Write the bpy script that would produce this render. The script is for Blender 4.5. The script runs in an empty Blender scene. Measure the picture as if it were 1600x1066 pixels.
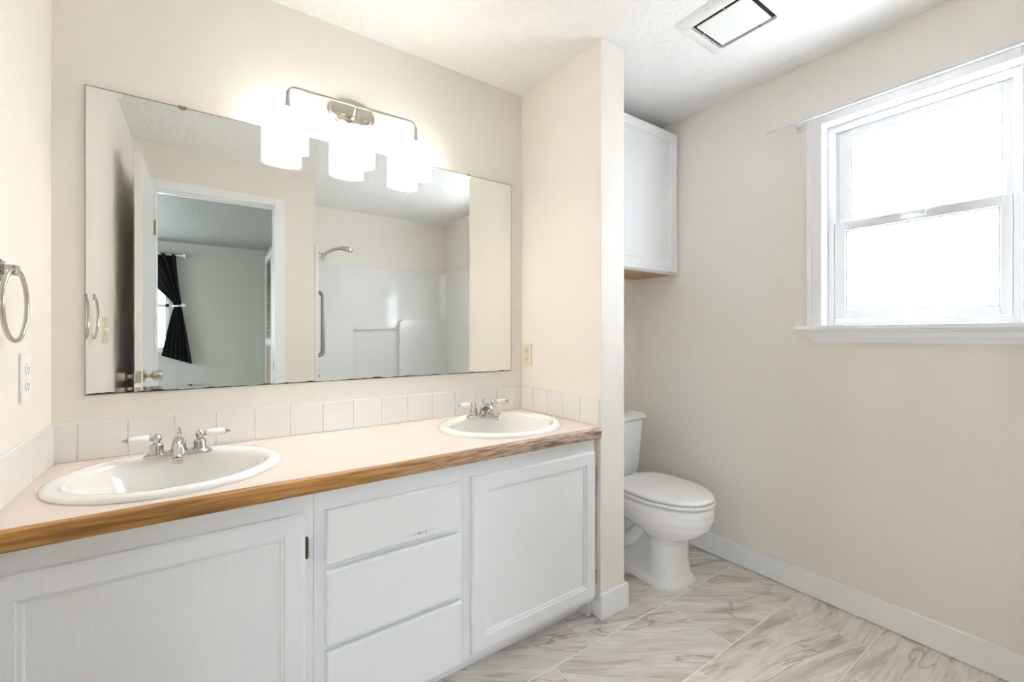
import bpy, bmesh, math, random
from mathutils import Vector, Matrix
random.seed(7)
PI = math.pi
C = bpy.context.scene.collection
S = bpy.context.scene

# ------------------------------------------------------------------ camera
cam_d = bpy.data.cameras.new('camera')
cam = bpy.data.objects.new('camera', cam_d); C.objects.link(cam)
cam.location = (0, 0, 1.1415)
cam.rotation_euler = (PI/2, 0, -0.6115)
cam_d.sensor_width = 36
cam_d.lens = 687.97/1600*36
cam_d.shift_y = -0.0067
cam_d.clip_start = 0.01
S.camera = cam

# ------------------------------------------------------------------ world, daylight, exposure
SKY = 22.0
w = bpy.data.worlds.new('overcast_sky'); S.world = w
w.use_nodes = True
nt = w.node_tree; nt.nodes.clear()
wo = nt.nodes.new('ShaderNodeOutputWorld'); bg = nt.nodes.new('ShaderNodeBackground')
tc = nt.nodes.new('ShaderNodeTexCoord'); sp = nt.nodes.new('ShaderNodeSeparateXYZ')
cr = nt.nodes.new('ShaderNodeValToRGB')
nt.links.new(tc.outputs['Generated'], sp.inputs[0]); nt.links.new(sp.outputs['Z'], cr.inputs[0])
cr.color_ramp.elements[0].position = 0.0; cr.color_ramp.elements[0].color = (.62, .66, .66, 1)
cr.color_ramp.elements[1].position = 0.35; cr.color_ramp.elements[1].color = (.90, .94, 1.0, 1)
nt.links.new(cr.outputs[0], bg.inputs[0]); bg.inputs[1].default_value = SKY
nt.links.new(bg.outputs[0], wo.inputs[0])

def portal(name, loc, rot, sx, sy):                 # tells Cycles where the sky comes in
    l = bpy.data.lights.new(name, 'AREA'); l.shape = 'RECTANGLE'; l.size = sx; l.size_y = sy
    l.cycles.is_portal = True
    o = bpy.data.objects.new(name, l); C.objects.link(o); o.location = loc; o.rotation_euler = rot
portal('bathroom_window_portal', (2.30, .498, 1.6), (0, PI/2, 0), .9, .6)
portal('bedroom_window_portal', (-.98, -3.75, 1.5), (PI/2, 0, 0), 1.3, 1.2)
portal('bedroom_side_window_portal', (-3.0, -2.2, 1.5), (0, -PI/2, 0), 1.3, 1.6)

S.view_settings.view_transform = 'Standard'
S.view_settings.look = 'None'
S.view_settings.gamma = 1
S.view_settings.use_curve_mapping = False
S.view_settings.exposure = 2.15
S.cycles.max_bounces = 14
S.cycles.diffuse_bounces = 8
S.cycles.glossy_bounces = 6
S.cycles.transparent_max_bounces = 12
S.cycles.sample_clamp_indirect = 8

LAMP = 2.1
BULB = 22.0

# ------------------------------------------------------------------ dimensions (metres)
CE = 2.33
YW = 1.7752; XL = -.3537; XP = 1.3012; XP2 = 1.4411; YP = 1.2376; XR = 2.1716
HC = .7715; YC = 1.232; YD = .02
XSH = .677

# ------------------------------------------------------------------ materials
def newmat(name):
    m = bpy.data.materials.new(name); m.use_nodes = True
    t = m.node_tree; b = t.nodes['Principled BSDF']
    return m, t, b
def N(t, kind, **kw):
    n = t.nodes.new(kind)
    for k, v in kw.items():
        if k in n.inputs: n.inputs[k].default_value = v
        else: setattr(n, k, v)
    return n
def bump(t, b, height, strength, dist=.002):
    bp = N(t, 'ShaderNodeBump'); bp.inputs['Strength'].default_value = strength; bp.inputs['Distance'].default_value = dist
    t.links.new(height, bp.inputs['Height']); t.links.new(bp.outputs[0], b.inputs['Normal'])
def objco(t, scale=(1, 1, 1), rot=(0, 0, 0)):
    tc = N(t, 'ShaderNodeTexCoord'); mp = N(t, 'ShaderNodeMapping')
    mp.inputs['Scale'].default_value = scale; mp.inputs['Rotation'].default_value = rot
    t.links.new(tc.outputs['Object'], mp.inputs[0]); return mp.outputs[0]
def plain(name, col, rough=.5, metal=0, spec=.5, coat=0, **kw):
    m, t, b = newmat(name)
    # slight procedural variation so nothing is perfectly uniform
    co = objco(t); no = N(t, 'ShaderNodeTexNoise', Scale=9.0, Detail=3.0); t.links.new(co, no.inputs['Vector'])
    mx = N(t, 'ShaderNodeMix', data_type='RGBA'); mx.inputs['A'].default_value = (*col, 1)
    mx.inputs['B'].default_value = (col[0]*.97, col[1]*.97, col[2]*.965, 1)
    t.links.new(no.outputs['Fac'], mx.inputs['Factor']); t.links.new(mx.outputs['Result'], b.inputs['Base Color'])
    b.inputs['Roughness'].default_value = rough; b.inputs['Metallic'].default_value = metal
    b.inputs['Specular IOR Level'].default_value = spec; b.inputs['Coat Weight'].default_value = coat
    for k, v in kw.items(): b.inputs[k].default_value = v
    return m
def painted_wall(name, col, rough=.6, strength=.35, scale=170):
    m, t, b = newmat(name)
    co = objco(t)
    n1 = N(t, 'ShaderNodeTexNoise', Scale=float(scale), Detail=2.0); t.links.new(co, n1.inputs['Vector'])
    n2 = N(t, 'ShaderNodeTexNoise', Scale=1.3, Detail=2.0); t.links.new(co, n2.inputs['Vector'])
    mx = N(t, 'ShaderNodeMix', data_type='RGBA'); mx.inputs['A'].default_value = (*col, 1)
    mx.inputs['B'].default_value = (col[0]*.96, col[1]*.965, col[2]*.965, 1)
    t.links.new(n2.outputs['Fac'], mx.inputs['Factor']); t.links.new(mx.outputs['Result'], b.inputs['Base Color'])
    b.inputs['Roughness'].default_value = rough; b.inputs['Specular IOR Level'].default_value = .3
    bump(t, b, n1.outputs['Fac'], strength, .002)
    return m
def ceiling_mat(name, col, scale=28, strength=.6, rough=.7):
    m, t, b = newmat(name); co = objco(t)
    n1 = N(t, 'ShaderNodeTexNoise', Scale=float(scale), Detail=4.0, Distortion=.8); t.links.new(co, n1.inputs['Vector'])
    r = N(t, 'ShaderNodeValToRGB'); r.color_ramp.elements[0].position = .42; r.color_ramp.elements[1].position = .58
    t.links.new(n1.outputs['Fac'], r.inputs[0])
    n2 = N(t, 'ShaderNodeTexNoise', Scale=float(scale*5), Detail=2.0); t.links.new(co, n2.inputs['Vector'])
    ad = N(t, 'ShaderNodeMath', operation='MULTIPLY_ADD'); ad.inputs[1].default_value = .3
    t.links.new(n2.outputs['Fac'], ad.inputs[0]); t.links.new(r.outputs[0], ad.inputs[2])
    b.inputs['Base Color'].default_value = (*col, 1); b.inputs['Roughness'].default_value = rough
    b.inputs['Specular IOR Level'].default_value = .3
    bump(t, b, ad.outputs[0], strength, .004)
    return m
M = {}
M['wall'] = painted_wall('cream_wall_paint', (.86, .815, .76), rough=.5)
M['ceiling'] = ceiling_mat('knockdown_ceiling', (.89, .88, .86), strength=.45)
M['trim'] = plain('white_gloss_trim', (.90, .905, .91), .28)
M['vinyl'] = plain('white_vinyl', (.74, .75, .765), .25)
M['porcelain'] = plain('white_porcelain', (.90, .895, .885), .07, coat=.3)
M['acrylic'] = plain('white_acrylic_surround', (.85, .845, .835), .16)
M['chrome'] = plain('polished_chrome', (.56, .545, .525), .07, metal=1)
M['nickel'] = plain('brushed_nickel', (.56, .52, .47), .2, metal=1)
M['steel'] = plain('satin_steel', (.33, .325, .31), .28, metal=1)
M['brass'] = plain('aged_brass', (.42, .32, .17), .35, metal=1)
M['bronze'] = plain('dark_bronze', (.12, .10, .07), .35, metal=1)
M['ivory'] = plain('ivory_plastic', (.80, .72, .55), .3)
M['plastic'] = plain('white_plastic', (.86, .86, .84), .28)
M['black'] = plain('dark_gap', (.015, .014, .013), .6)
M['caulk'] = plain('white_caulk', (.82, .80, .75), .45)
M['silver'] = plain('mirror_edge', (.20, .19, .17), .4)

# painted cabinet wood: vertical brush and grain lines
def cab_mat():
    m, t, b = newmat('white_cabinet_paint')
    co = objco(t, (60, 60, 2.2)); n = N(t, 'ShaderNodeTexNoise', Scale=2.0, Detail=5.0); t.links.new(co, n.inputs['Vector'])
    mx = N(t, 'ShaderNodeMix', data_type='RGBA'); mx.inputs['A'].default_value = (.86, .865, .88, 1); mx.inputs['B'].default_value = (.82, .825, .84, 1)
    t.links.new(n.outputs['Fac'], mx.inputs['Factor']); t.links.new(mx.outputs['Result'], b.inputs['Base Color'])
    b.inputs['Roughness'].default_value = .36
    bump(t, b, n.outputs['Fac'], .25, .0015); return m
M['cabinet'] = cab_mat()
def drawer_mat():                                      # chipped paint near the lower right edge of the top drawer
    m, t, b = newmat('chipped_cabinet_paint')
    tc = N(t, 'ShaderNodeTexCoord'); sx = N(t, 'ShaderNodeSeparateXYZ'); t.links.new(tc.outputs['Generated'], sx.inputs[0])
    n = N(t, 'ShaderNodeTexNoise', Scale=220.0, Detail=3.0); t.links.new(tc.outputs['Object'], n.inputs['Vector'])
    def band(sock, c, wd):
        a = N(t, 'ShaderNodeMath', operation='SUBTRACT'); t.links.new(sock, a.inputs[0]); a.inputs[1].default_value = c
        q = N(t, 'ShaderNodeMath', operation='ABSOLUTE'); t.links.new(a.outputs[0], q.inputs[0])
        mr = N(t, 'ShaderNodeMapRange'); mr.inputs['From Min'].default_value = 0; mr.inputs['From Max'].default_value = wd
        mr.inputs['To Min'].default_value = 1; mr.inputs['To Max'].default_value = 0; t.links.new(q.outputs[0], mr.inputs[0]); return mr.outputs[0]
    bx_, bz = band(sx.outputs['X'], .66, .20), band(sx.outputs['Z'], .13, .10)
    p = N(t, 'ShaderNodeMath', operation='MULTIPLY'); t.links.new(bx_, p.inputs[0]); t.links.new(bz, p.inputs[1])
    q = N(t, 'ShaderNodeMath', operation='MULTIPLY_ADD'); t.links.new(p.outputs[0], q.inputs[0]); q.inputs[1].default_value = .30
    t.links.new(n.outputs['Fac'], q.inputs[2])
    g = N(t, 'ShaderNodeMath', operation='GREATER_THAN'); t.links.new(q.outputs[0], g.inputs[0]); g.inputs[1].default_value = .76
    mx = N(t, 'ShaderNodeMix', data_type='RGBA'); mx.inputs['A'].default_value = (.82, .82, .82, 1); mx.inputs['B'].default_value = (.33, .31, .30, 1)
    t.links.new(g.outputs[0], mx.inputs['Factor']); t.links.new(mx.outputs['Result'], b.inputs['Base Color'])
    b.inputs['Roughness'].default_value = .36; return m
M['chipped'] = drawer_mat()
def counter_mat():
    m, t, b = newmat('speckled_laminate')
    co = objco(t); n = N(t, 'ShaderNodeTexNoise', Scale=260.0, Detail=3.0); t.links.new(co, n.inputs['Vector'])
    mx = N(t, 'ShaderNodeMix', data_type='RGBA'); mx.inputs['A'].default_value = (.80, .70, .665, 1); mx.inputs['B'].default_value = (.735, .65, .615, 1)
    t.links.new(n.outputs['Fac'], mx.inputs['Factor']); t.links.new(mx.outputs['Result'], b.inputs['Base Color'])
    b.inputs['Roughness'].default_value = .35; return m
M['counter'] = counter_mat()
def wood_mat(name, dark, light, right_tone=None):
    m, t, b = newmat(name)
    co = objco(t, (2.5, 40, 40)); n = N(t, 'ShaderNodeTexNoise', Scale=2.2, Detail=6.0, Distortion=.6); t.links.new(co, n.inputs['Vector'])
    r = N(t, 'ShaderNodeValToRGB'); e = r.color_ramp.elements
    e[0].position = .33; e[0].color = (*dark, 1); e[1].position = .62; e[1].color = (*light, 1)
    t.links.new(n.outputs['Fac'], r.inputs[0]); out = r.outputs[0]
    if right_tone:                                            # the colour turns paler and greyer towards the right end
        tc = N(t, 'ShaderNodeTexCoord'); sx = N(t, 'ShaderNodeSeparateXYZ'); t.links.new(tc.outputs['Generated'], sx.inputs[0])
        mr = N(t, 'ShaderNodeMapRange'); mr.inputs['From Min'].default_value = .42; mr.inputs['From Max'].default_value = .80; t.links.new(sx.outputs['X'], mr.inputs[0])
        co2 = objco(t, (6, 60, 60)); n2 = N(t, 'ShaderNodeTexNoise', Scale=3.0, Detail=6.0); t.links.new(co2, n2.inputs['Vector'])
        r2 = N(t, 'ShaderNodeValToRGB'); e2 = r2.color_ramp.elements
        e2[0].position = .36; e2[0].color = (.20, .12, .085, 1); e2[1].position = .58; e2[1].color = (*right_tone, 1)
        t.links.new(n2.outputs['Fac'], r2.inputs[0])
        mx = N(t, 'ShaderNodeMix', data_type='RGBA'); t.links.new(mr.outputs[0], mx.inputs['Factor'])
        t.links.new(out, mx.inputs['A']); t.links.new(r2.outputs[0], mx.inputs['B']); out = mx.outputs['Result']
    t.links.new(out, b.inputs['Base Color']); b.inputs['Roughness'].default_value = .38
    bump(t, b, n.outputs['Fac'], .15, .001); return m
M['oak'] = wood_mat('oak_edge', (.25, .10, .022), (.55, .27, .08), right_tone=(.60, .45, .36))
M['raw_wood'] = wood_mat('raw_wood', (.33, .17, .06), (.56, .34, .15))
M['tile'] = plain('glazed_white_tile', (.86, .845, .825), .12)
M['grout'] = plain('white_grout', (.80, .78, .75), .7)
def floor_tile_mat():
    m, t, b = newmat('veined_porcelain_tile')
    geo = N(t, 'ShaderNodeNewGeometry'); tc = N(t, 'ShaderNodeTexCoord')
    ma = N(t, 'ShaderNodeMath', operation='MULTIPLY'); ma.inputs[1].default_value = 37.0; t.links.new(geo.outputs['Random Per Island'], ma.inputs[0])
    ad = N(t, 'ShaderNodeVectorMath', operation='ADD'); t.links.new(tc.outputs['Object'], ad.inputs[0])
    cb = N(t, 'ShaderNodeCombineXYZ'); t.links.new(ma.outputs[0], cb.inputs[0]); t.links.new(ma.outputs[0], cb.inputs[2]); t.links.new(cb.outputs[0], ad.inputs[1])
    ro = N(t, 'ShaderNodeVectorRotate', rotation_type='Z_AXIS')
    mra = N(t, 'ShaderNodeMapRange'); mra.inputs['To Min'].default_value = -.1; mra.inputs['To Max'].default_value = .75
    t.links.new(geo.outputs['Random Per Island'], mra.inputs[0]); t.links.new(mra.outputs[0], ro.inputs['Angle']); t.links.new(ad.outputs[0], ro.inputs['Vector'])
    mp = N(t, 'ShaderNodeMapping'); mp.inputs['Scale'].default_value = (1.5, 7, 1); t.links.new(ro.outputs[0], mp.inputs[0])
    # soft cloudy streaks
    n1 = N(t, 'ShaderNodeTexNoise', Scale=1.6, Detail=7.0, Distortion=1.1); t.links.new(mp.outputs[0], n1.inputs['Vector'])
    r1 = N(t, 'ShaderNodeValToRGB'); e = r1.color_ramp.elements
    e[0].position = .28; e[0].color = (.42, .365, .31, 1); e[1].position = .60; e[1].color = (.84, .79, .74, 1)
    q = e.new(.44); q.color = (.74, .685, .63, 1)
    t.links.new(n1.outputs['Fac'], r1.inputs[0])
    # fine grain
    mp2 = N(t, 'ShaderNodeMapping'); mp2.inputs['Scale'].default_value = (5, 45, 1); t.links.new(ro.outputs[0], mp2.inputs[0])
    n2 = N(t, 'ShaderNodeTexNoise', Scale=2.0, Detail=6.0); t.links.new(mp2.outputs[0], n2.inputs['Vector'])
    r2 = N(t, 'ShaderNodeValToRGB'); e = r2.color_ramp.elements
    e[0].position = .30; e[0].color = (.80, .79, .78, 1); e[1].position = .6; e[1].color = (1, 1, 1, 1)
    t.links.new(n2.outputs['Fac'], r2.inputs[0])
    # thin dark veins where a distorted noise crosses one level
    mp3 = N(t, 'ShaderNodeMapping'); mp3.inputs['Scale'].default_value = (.9, 4.6, 1); t.links.new(ro.outputs[0], mp3.inputs[0])
    n3 = N(t, 'ShaderNodeTexNoise', Scale=1.1, Detail=5.0, Distortion=.9); t.links.new(mp3.outputs[0], n3.inputs['Vector'])
    s1 = N(t, 'ShaderNodeMath', operation='SUBTRACT'); s1.inputs[1].default_value = .5; t.links.new(n3.outputs['Fac'], s1.inputs[0])
    a1 = N(t, 'ShaderNodeMath', operation='ABSOLUTE'); t.links.new(s1.outputs[0], a1.inputs[0])
    r3 = N(t, 'ShaderNodeValToRGB'); e = r3.color_ramp.elements
    e[0].position = 0; e[0].color = (.45, .40, .36, 1); e[1].position = .009; e[1].color = (1, 1, 1, 1)
    t.links.new(a1.outputs[0], r3.inputs[0])
    m1 = N(t, 'ShaderNodeMix', data_type='RGBA', blend_type='MULTIPLY'); m1.inputs['Factor'].default_value = 1
    t.links.new(r1.outputs[0], m1.inputs['A']); t.links.new(r2.outputs[0], m1.inputs['B'])
    m2 = N(t, 'ShaderNodeMix', data_type='RGBA', blend_type='MULTIPLY'); m2.inputs['Factor'].default_value = .75
    t.links.new(m1.outputs['Result'], m2.inputs['A']); t.links.new(r3.outputs[0], m2.inputs['B'])
    t.links.new(m2.outputs['Result'], b.inputs['Base Color']); b.inputs['Roughness'].default_value = .33
    return m
M['floor_tile'] = floor_tile_mat()
M['floor_grout'] = plain('pale_floor_grout', (.88, .86, .80), .8)
def mirror_mat():
    m, t, b = newmat('silvered_mirror')
    b.inputs['Base Color'].default_value = (.90, .915, .90, 1); b.inputs['Metallic'].default_value = 1; b.inputs['Roughness'].default_value = .003
    # desilvered black spots creeping up from the bottom edge
    tc = N(t, 'ShaderNodeTexCoord'); sx = N(t, 'ShaderNodeSeparateXYZ'); t.links.new(tc.outputs['Object'], sx.inputs[0])
    n = N(t, 'ShaderNodeTexNoise', Scale=16.0, Detail=5.0); t.links.new(tc.outputs['Object'], n.inputs['Vector'])
    mr = N(t, 'ShaderNodeMapRange'); mr.inputs['From Min'].default_value = 0; mr.inputs['From Max'].default_value = .010
    mr.inputs['To Min'].default_value = .35; mr.inputs['To Max'].default_value = -.2; t.links.new(sx.outputs['Z'], mr.inputs[0])
    a = N(t, 'ShaderNodeMath', operation='ADD'); t.links.new(mr.outputs[0], a.inputs[0]); t.links.new(n.outputs['Fac'], a.inputs[1])
    g = N(t, 'ShaderNodeMath', operation='GREATER_THAN'); g.inputs[1].default_value = .72; t.links.new(a.outputs[0], g.inputs[0])
    mx = N(t, 'ShaderNodeMix', data_type='RGBA'); mx.inputs['A'].default_value = (.90, .915, .90, 1); mx.inputs['B'].default_value = (.05, .04, .035, 1)
    t.links.new(g.outputs[0], mx.inputs['Factor']); t.links.new(mx.outputs['Result'], b.inputs['Base Color'])
    mul = N(t, 'ShaderNodeMath', operation='SUBTRACT'); mul.inputs[0].default_value = 1; t.links.new(g.outputs[0], mul.inputs[1]); t.links.new(mul.outputs[0], b.inputs['Metallic'])
    return m
M['mirror'] = mirror_mat()
def pane_mat(name, clear=.35, tint=(.90, .95, 1.0)):
    m = bpy.data.materials.new(name); m.use_nodes = True; t = m.node_tree; t.nodes.clear()
    o = N(t, 'ShaderNodeOutputMaterial'); tr = N(t, 'ShaderNodeBsdfTransparent'); tl = N(t, 'ShaderNodeBsdfTranslucent'); gl = N(t, 'ShaderNodeBsdfGlossy')
    tr.inputs[0].default_value = (*tint, 1); tl.inputs[0].default_value = (*tint, 1); gl.inputs['Roughness'].default_value = .15
    n = N(t, 'ShaderNodeTexNoise', Scale=260.0, Detail=1.0); bp = N(t, 'ShaderNodeBump'); bp.inputs['Strength'].default_value = .3; bp.inputs['Distance'].default_value = .001
    t.links.new(n.outputs['Fac'], bp.inputs['Height']); t.links.new(bp.outputs[0], gl.inputs['Normal'])
    a = N(t, 'ShaderNodeMixShader'); a.inputs[0].default_value = clear; t.links.new(tl.outputs[0], a.inputs[1]); t.links.new(tr.outputs[0], a.inputs[2])
    b = N(t, 'ShaderNodeMixShader'); b.inputs[0].default_value = .04; t.links.new(a.outputs[0], b.inputs[1]); t.links.new(gl.outputs[0], b.inputs[2])
    t.links.new(b.outputs[0], o.inputs[0]); return m
M['frosted'] = pane_mat('frosted_glass', .3, (.48, .487, .50))
M['glass'] = pane_mat('window_glass', .97, (.44, .46, .47))
def shade_mat():
    m, t, b = newmat('lit_opal_glass')
    b.inputs['Base Color'].default_value = (.9, .88, .84, 1); b.inputs['Roughness'].default_value = .25
    b.inputs['Emission Color'].default_value = (1, .94, .86, 1); b.inputs['Emission Strength'].default_value = LAMP
    return m
def bulb_mat():
    m, t, b = newmat('lit_bulb')
    b.inputs['Base Color'].default_value = (.9, .9, .9, 1)
    b.inputs['Emission Color'].default_value = (1, .94, .86, 1); b.inputs['Emission Strength'].default_value = BULB
    return m
M['bulb'] = bulb_mat()
M['shade'] = shade_mat()
def fabric_mat(name, col):
    m, t, b = newmat(name); co = objco(t, (1, 1, 1)); n = N(t, 'ShaderNodeTexNoise', Scale=400.0, Detail=2.0); t.links.new(co, n.inputs['Vector'])
    b.inputs['Base Color'].default_value = (*col, 1); b.inputs['Roughness'].default_value = .85; b.inputs['Sheen Weight'].default_value = .1
    bump(t, b, n.outputs['Fac'], .3, .001); return m
M['curtain'] = fabric_mat('black_curtain', (.012, .014, .018))
M['carpet'] = fabric_mat('beige_carpet', (.45, .40, .34))
M['door'] = plain('white_door_paint', (.80, .80, .78), .35)
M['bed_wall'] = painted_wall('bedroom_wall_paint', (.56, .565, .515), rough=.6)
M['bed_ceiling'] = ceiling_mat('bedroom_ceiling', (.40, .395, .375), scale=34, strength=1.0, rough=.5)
M['slat'] = plain('tan_louvre', (.50, .40, .33), .5)

# ------------------------------------------------------------------ mesh helpers
def box(bm, x0, x1, y0, y1, z0, z1, bev=0, seg=2):
    v = [bm.verts.new((x, y, z)) for x in (x0, x1) for y in (y0, y1) for z in (z0, z1)]
    fs = [bm.faces.new([v[i] for i in q]) for q in ((0, 1, 3, 2), (4, 6, 7, 5), (0, 4, 5, 1), (2, 3, 7, 6), (0, 2, 6, 4), (1, 5, 7, 3))]
    if bev:
        ed = list({e for f in fs for e in f.edges})
        bmesh.ops.bevel(bm, geom=ed, offset=bev, segments=seg, profile=.5, affect='EDGES')
def tube(bm, pts, rad, seg=16, caps=True, flat=1.0):
    pts = [Vector(p) for p in pts]; n = len(pts)
    rad = rad if isinstance(rad, (list, tuple)) else [rad]*n
    rings = []; up = None
    for i, p in enumerate(pts):
        d = (pts[min(i+1, n-1)] - pts[max(i-1, 0)]).normalized()
        if up is None:
            up = Vector((0, 0, 1)) if abs(d.z) < .9 else Vector((0, 1, 0))
        a = d.cross(up).normalized(); b = a.cross(d).normalized(); up = b
        rings.append([bm.verts.new(p + a*math.cos(2*PI*k/seg)*rad[i] + b*math.sin(2*PI*k/seg)*rad[i]*flat) for k in range(seg)])
    for r0, r1 in zip(rings, rings[1:]):
        for k in range(seg): bm.faces.new((r0[k], r0[(k+1) % seg], r1[(k+1) % seg], r1[k]))
    if caps:
        bm.faces.new(rings[0][::-1]); bm.faces.new(rings[-1])
def ring_tube(bm, c, R, r, ax='X', seg=64, sub=12):
    g = []
    for i in range(seg):
        a = 2*PI*i/seg; row = []
        for j in range(sub):
            b = 2*PI*j/sub; q = R + r*math.cos(b); h = r*math.sin(b)
            p = {'X': (h, q*math.cos(a), q*math.sin(a)), 'Y': (q*math.cos(a), h, q*math.sin(a)), 'Z': (q*math.cos(a), q*math.sin(a), h)}[ax]
            row.append(bm.verts.new(Vector(c)+Vector(p)))
        g.append(row)
    for i in range(seg):
        for j in range(sub): bm.faces.new((g[i][j], g[(i+1) % seg][j], g[(i+1) % seg][(j+1) % sub], g[i][(j+1) % sub]))
def lathe(bm, prof, mat=Matrix(), seg=32, sx=1, sy=1):
    rows = []
    for r, z in prof:
        rows.append([bm.verts.new(mat @ Vector((r*sx*math.cos(2*PI*k/seg), r*sy*math.sin(2*PI*k/seg), z))) for k in range(seg)])
    for a, b in zip(rows, rows[1:]):
        for k in range(seg): bm.faces.new((a[k], a[(k+1) % seg], b[(k+1) % seg], b[k]))
    if prof[0][0] > 1e-5: bm.faces.new(rows[0][::-1])
    if prof[-1][0] > 1e-5: bm.faces.new(rows[-1])
def T(x, y, z): return Matrix.Translation((x, y, z))
def AX(x, y, z, axis):                                  # matrix that lays the lathe axis along +-X, +-Y
    R = {'X': Matrix.Rotation(PI/2, 4, 'Y'), '-X': Matrix.Rotation(-PI/2, 4, 'Y'), '-Y': Matrix.Rotation(PI/2, 4, 'X'), 'Y': Matrix.Rotation(-PI/2, 4, 'X')}[axis]
    return T(x, y, z) @ R
def loft(bm, rings, cap0=True, cap1=True):
    rows = [[bm.verts.new(p) for p in r] for r in rings]; n = len(rows[0])
    for a, b in zip(rows, rows[1:]):
        for k in range(n): bm.faces.new((a[k], a[(k+1) % n], b[(k+1) % n], b[k]))
    if cap0: bm.faces.new(rows[0][::-1])
    if cap1: bm.faces.new(rows[-1])
def prism(bm, poly, axis, a0, a1):                      # extrude a 2D outline along an axis
    def P(u, v, a): return {'X': (a, u, v), 'Y': (u, a, v), 'Z': (u, v, a)}[axis]
    r0 = [bm.verts.new(P(u, v, a0)) for u, v in poly]; r1 = [bm.verts.new(P(u, v, a1)) for u, v in poly]
    n = len(poly)
    for k in range(n): bm.faces.new((r0[k], r0[(k+1) % n], r1[(k+1) % n], r1[k]))
    bm.faces.new(r0[::-1]); bm.faces.new(r1)

def world_loc(o):
    v = Vector(o.location)
    while o.parent: o = o.parent; v = v + Vector(o.location)
    return v
def mesh(name, build, mats, parent=None, origin=None, smooth=False, angle=40):
    bm = bmesh.new()
    r = build(bm)
    if r is not None and isinstance(r, bmesh.types.BMesh): bm = r
    org = world_loc(parent) if parent else Vector(origin or (0, 0, 0))
    bmesh.ops.recalc_face_normals(bm, faces=bm.faces)
    bmesh.ops.translate(bm, verts=bm.verts, vec=-org)
    me = bpy.data.meshes.new(name); bm.to_mesh(me); bm.free()
    for m in (mats if isinstance(mats, (list, tuple)) else [mats]): me.materials.append(M[m])
    if smooth:
        me.shade_smooth(); me.set_sharp_from_angle(angle=math.radians(angle))
    o = bpy.data.objects.new(name, me); C.objects.link(o)
    if parent: o.parent = parent
    else: o.location = org
    return o
def boxes(*bs, bev=0):
    def f(bm):
        for b in bs: box(bm, *b, bev=bev)
    return f
def thing(name, label, cat, loc, group=None):
    o = bpy.data.objects.new(name, None); C.objects.link(o); o.location = loc
    o.empty_display_size = .05; o['label'] = label; o['category'] = cat
    if group: o['group'] = group
    return o
def tag(o, label, cat, group=None):
    o['label'] = label; o['category'] = cat
    if group: o['group'] = group
    return o
def struct(name, build, mats, label=None, origin=None, **kw):
    o = mesh(name, build, mats, origin=origin, **kw); o['kind'] = 'structure'
    if label: o['label'] = label
    return o
def copy_tree(o, loc, label, parent=None):
    c = o.copy(); C.objects.link(c)
    if parent: c.parent = parent
    else: c.location = loc; c['label'] = label
    for ch in list(o.children):
        copy_tree(ch, None, None, c)
    return c

# ------------------------------------------------------------------ the room shell
WT = .10
struct('wall_back', boxes((XL-WT, XR+WT, YW, YW+WT, 0, CE)), 'wall', 'cream textured wall behind the vanity and the toilet')
struct('wall_left', boxes((XL-WT, XL, -.08, YW, 0, CE)), 'wall', 'pale textured wall at the left end of the vanity')
WY0, WY1, WZ0, WZ1 = .218, .778, 1.180, 2.035
struct('wall_right', boxes((XR, XR+WT, WY1, YW, 0, CE), (XR, XR+WT, -.95, WY0, 0, CE), (XR, XR+WT, WY0, WY1, 0, WZ0-.02), (XR, XR+WT, WY0, WY1, WZ1, CE)), 'wall', 'cream textured wall with the frosted window')
struct('wall_partition', boxes((XP, XP2, YP, YW, 0, CE), bev=.003), 'wall', 'short stub wall between the vanity and the toilet')
DX0, DX1, DZ = -.240, .413, 2.050
struct('wall_front', boxes((XL, DX0, -.08, YD, 0, CE), (DX1, XSH, -.08, YD, 0, CE), (DX0, DX1, -.08, YD, DZ, CE)), 'wall', 'wall around the doorway, seen in the mirror')
struct('wall_shower_left', boxes((.597, XSH, -.95, -.08, 0, CE)), 'wall', 'wall at the shower head end of the shower')
struct('wall_shower_back', boxes((.597, XR, -.95, -.85, 0, CE)), 'wall', 'wall above the back of the shower surround')
struct('ceiling', boxes((XL-WT, XR+WT, -.95, YW+WT, CE, CE+.08)), 'ceiling', 'white knockdown textured ceiling')

def tile_floor(bm):
    L, W, g = .61, .293, .005
    box(bm, XL-WT, XR+WT, -.08, YW+.02, -.06, -.0015)
    ngr = len(bm.faces)
    offs = {0: 1.173, 1: 1.597, 2: 1.987, 3: 1.173}
    y = 1.155
    for j in range(-5, 4):
        y0 = 1.155 + j*W; y1 = y0 + W
        off = {-1: 1.597, -2: 1.987, -3: 2.377-.61, -4: 1.35, -5: 1.7, 0: 1.173, 1: 1.45, 2: 1.7, 3: 1.2}[j]
        k0 = int(math.floor((XL - off)/L))
        for k in range(k0, 8):
            x0 = off + k*L; x1 = x0 + L
            a, b_, c, d = max(x0+g/2, XL-.05), min(x1-g/2, XR+.05), max(y0+g/2, -.08), min(y1-g/2, YW+.01)
            if b_-a < .01 or d-c < .01: continue
            box(bm, a, b_, c, d, -.012, 0, bev=.0008, seg=1)
    for i, f in enumerate(bm.faces): f.material_index = 0
    bm.faces.ensure_lookup_table()
    for f in bm.faces[:ngr]: f.material_index = 1
def tile_floor2(bm):
    tile_floor(bm)
    # grout faces lie at or below z=-.0015 and span the whole room
    for f in bm.faces:
        f.material_index = 1 if max(e.calc_length() for e in f.edges) > 1.0 else 0
struct('floor', tile_floor2, ['floor_tile', 'floor_grout'], 'grey beige veined plank tile floor')

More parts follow.
